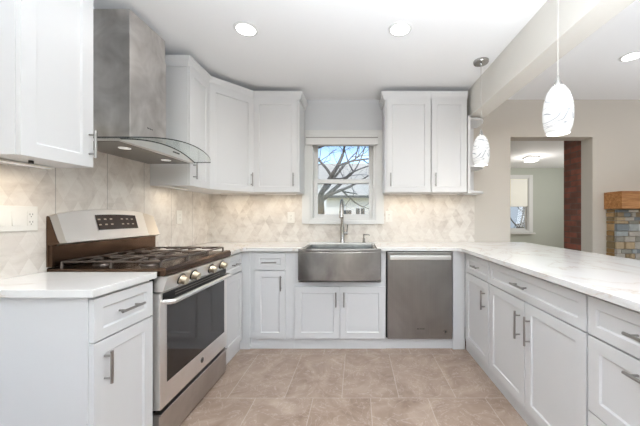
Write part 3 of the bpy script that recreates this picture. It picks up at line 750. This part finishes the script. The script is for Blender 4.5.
m = MB(); m.cyl((-1.36, 1.21, ZU-.0015), (-1.36, 1.21, ZU-.014), .008, seg=16)  # small dark puck fixture on the cabinet underside
tag(m.build('cabinet_puck', M_DARKSLOT, None, (-1.36, 1.21, ZU-.01)), 'small dark puck under the nearest wall cabinet', 'fitting')

# ------------------------------------------------------------------ living room: brick pillar, stone fireplace, oak mantel
m = MB(); m.box(2.545, 3.6, YT+.002, 3.568, 0, ZC-.002)
tag(m.build('brick_pillar', M_BRICK, None, (3.1, 3.43, 0)), 'dark red brick chimney side seen through the passage', 'chimney')
r = thing('stone_fireplace', 'grey and tan stacked stone fireplace front below the oak mantel', 'fireplace', (3.5, 3.06, 0))
m = MB(); m.box(2.70, 4.30, 3.02, YB-.002, 0, 1.262); m.build('core', mat('mortar', srgb(150, 140, 130), .9), r, r.location)
m = MB(); bmc = m.b.loops.layers.color.new('Col'); rnd = random.Random(11)
pal = [(226, 226, 224), (206, 208, 208), (184, 188, 190), (214, 202, 184), (198, 186, 166), (236, 234, 230), (196, 194, 188), (214, 210, 204)]
pal_side = [(214, 196, 168), (200, 180, 148), (216, 204, 184), (190, 178, 156), (206, 198, 184)]
def stone(x0, x1, y0, y1, z0, z1, p):
    c = srgb(*rnd.choice(p))
    fs = m.box(x0, x1, y0, y1, z0, z1)
    for f in fs:
        for l in f.loops: l[bmc] = c
z = .0
while z < 1.235:
    h = min(rnd.uniform(.03, .075), 1.262-z); x = 2.684
    first = True
    while x < 4.30:
        wd = rnd.uniform(.04, .14); x1 = min(x+wd, 4.31)
        stone(x+.003+(rnd.uniform(0, .006) if first else 0), x1-.003, 3.0+rnd.uniform(-.006, .01), 3.03, z+.003, z+h-.003, pal)
        x = x1; first = False
    stone(2.684+rnd.uniform(0, .008), 2.72, 3.035, YB-.003, z+.003, z+h-.003, pal_side)
    z += h
m.build('stone_facing', M_STONE, r, r.location, bevel=.003)
m = MB(); m.box(2.662, 4.34, 2.915, YB-.002, 1.268, 1.447)
tag(m.build('mantel', M_WOOD, None, (3.5, 3.09, 1.268), bevel=.004), 'thick oak beam mantel above the stone fireplace', 'mantel')

# ------------------------------------------------------------------ outside
GZ = -.6
M_LAWN = mat('winter_lawn', srgb(150, 148, 120), .9)
m = MB(); m.box(-60, 60, 8.2, 90, GZ-.1, GZ); struct('ground', m, M_LAWN, 'winter lawn outside')
M_SIDING = mat('white_siding', srgb(240, 240, 238), .7); M_SHING = mat('grey_shingles', srgb(222, 214, 200), .9); M_WIN = mat('far_window_dark', srgb(96, 100, 106), .2)
def house(x0, x1, y, zt, ridge, depth, wins, door, label, wallm=M_SIDING):
    r = thing('house', label, 'house', ((x0+x1)/2, y, GZ)); O = r.location
    m = MB(); m.box(x0, x1, y, y+depth, GZ, zt); m.build('walls', wallm, r, O)
    m = MB(); m.prism([(y-.5, zt-.15), (y-.5, zt+.0), (y+depth/2, ridge+.15), (y+depth+.5, zt), (y+depth+.5, zt-.15), (y+depth/2, ridge)], x0-.4, x1+.4, 'x'); m.build('roof', M_SHING, r, O)
    m = MB(); m.box(x0-.4, x1+.4, y-.62, y-.5, zt-.16, zt-.02); m.build('gutter', mat('gutter_dark', srgb(80, 80, 82), .6), r, O)
    for a, b, c, d in wins:
        m = MB(); m.box(a, b, y-.06, y-.001, c, d); w_ = m.build('window', M_SIDING, r, O)
        m = MB(); m.box(a+.08, (a+b)/2-.03, y-.075, y-.061, c+.08, d-.08); m.box((a+b)/2+.03, b-.08, y-.075, y-.061, c+.08, d-.08); m.build('pane', M_WIN, w_, O)
    if door: a, b, c, d = door; m = MB(); m.box(a, b, y-.05, y-.001, c, d); m.build('door', M_WIN, r, O)
house(-1.9, 2.2, 18, 2.45, 4.3, 7, [(-.15, .55, .75, 1.75), (1.2, 1.8, .75, 1.75)], (-.95, -.35, GZ+.2, 1.55), 'low white house with grey roof seen through the kitchen window')
house(-5.5, 4.5, 34, 5.2, 8.0, 9, [(-1.6, -.4, 3.2, 4.6), (.4, 1.4, 3.2, 4.6), (-4, -3, 3.2, 4.6)], None, 'taller white house behind the low one')
house(10.5, 17, 20, 3.2, 5.2, 7, [(11.4, 12.4, .6, 2.0)], None, 'pale house seen through the far room window', mat('blue_grey_siding', srgb(190, 196, 204), .8))
M_BARK = mat('bark', srgb(104, 96, 88), .9); t = NT(M_BARK)
t.l(t.ramp(t.noise(t.mapping(t.obj(), (6, 6, 1)), 3, 5), [(.3, srgb(78, 70, 64)), (.7, srgb(142, 134, 124))]), t.p.inputs['Base Color'])
def tree(name, label, base_, r0, start, seed, depth_=5, L0=1.6):
    rnd = random.Random(seed); m = MB()
    def br(p, d, L, rad, dep):
        P = [p]; R = [rad]; q = p.copy(); dd = d.copy()
        for k in range(5):
            dd = (dd + Vector((rnd.uniform(-.16, .16), rnd.uniform(-.16, .16), rnd.uniform(-.10, .16)))).normalized(); q = q + dd*L/5; P.append(q.copy()); R.append(rad*(1-.10*(k+1)))
        m.tube(P, R, 7 if dep > 2 else 5)
        if dep <= 0: return
        for k in range(3 if dep > 1 else 3):
            i = rnd.choice((3, 4, 5)) if k else 5
            ax = Vector((rnd.uniform(-1, 1), rnd.uniform(-.6, .6), rnd.uniform(-.6, .7))).normalized()
            nd = (dd*.9 + ax*.85).normalized(); br(P[i], nd, L*rnd.uniform(.62, .86), R[i]*.68, dep-1)
    b = Vector(base_); m.tube([b, b+Vector((.03, 0, start*.5)), b+Vector((0, 0, start))], [r0*1.25, r0, r0*.9], 14)
    top = b+Vector((0, 0, start-.1))
    for q, d in enumerate(((.75, .1, .75), (-.5, .3, .8), (.2, -.3, 1), (.95, -.1, .38), (.9, .2, .55), (.5, -.2, .9))): br(top-Vector((0, 0, .12*(q % 3))), Vector(d).normalized(), L0*(1.0 + .12*(q % 3)), r0*(.2+.05*(q % 3)), depth_)
    return tag(m.build(name, M_BARK, None, base_, smooth=True), label, 'tree')
tree('bare_tree', 'thick bare winter tree outside the kitchen window', (-1.40, 9.6, GZ), .34, 2.4, 5, 5)
tree('bare_tree', 'slim bare winter tree outside the far room window', (6.15, 11.0, GZ), .12, 1.5, 9, 3, 1.0)
M_LEAF = mat('shrub_leaf', srgb(96, 104, 66), .8)
def shrub(x, y, rad, label):
    m = MB(); rnd = random.Random(int(x*10))
    for k in range(420):
        a = rnd.uniform(0, 2*PI); ph = math.acos(rnd.uniform(0, 1)); rr = rad*rnd.uniform(.75, 1.05)
        c = Vector((x+rr*math.sin(ph)*math.cos(a), y+rr*math.sin(ph)*math.sin(a), GZ+rr*math.cos(ph)*1.6)); u = Vector((rnd.uniform(-1,1), rnd.uniform(-1,1), rnd.uniform(-1,1))).normalized()*rad*.16; v_ = u.orthogonal().normalized()*rad*.08
        m._f([m.v(c-u), m.v(c+v_), m.v(c+u), m.v(c-v_)])
    m.lathe((x, y, GZ), [(rad*.6, 0), (rad*.8, rad*.5), (rad*.7, rad), (rad*.3, rad*1.4)], 12)
    return tag(m.build('shrub', M_LEAF, None, (x, y, GZ), recalc=False), label, 'shrub')
shrub(.45, 15, 1.05, 'green evergreen shrub in front of the low white house')
shrub(7.6, 13, .9, 'green shrub outside the far room window')
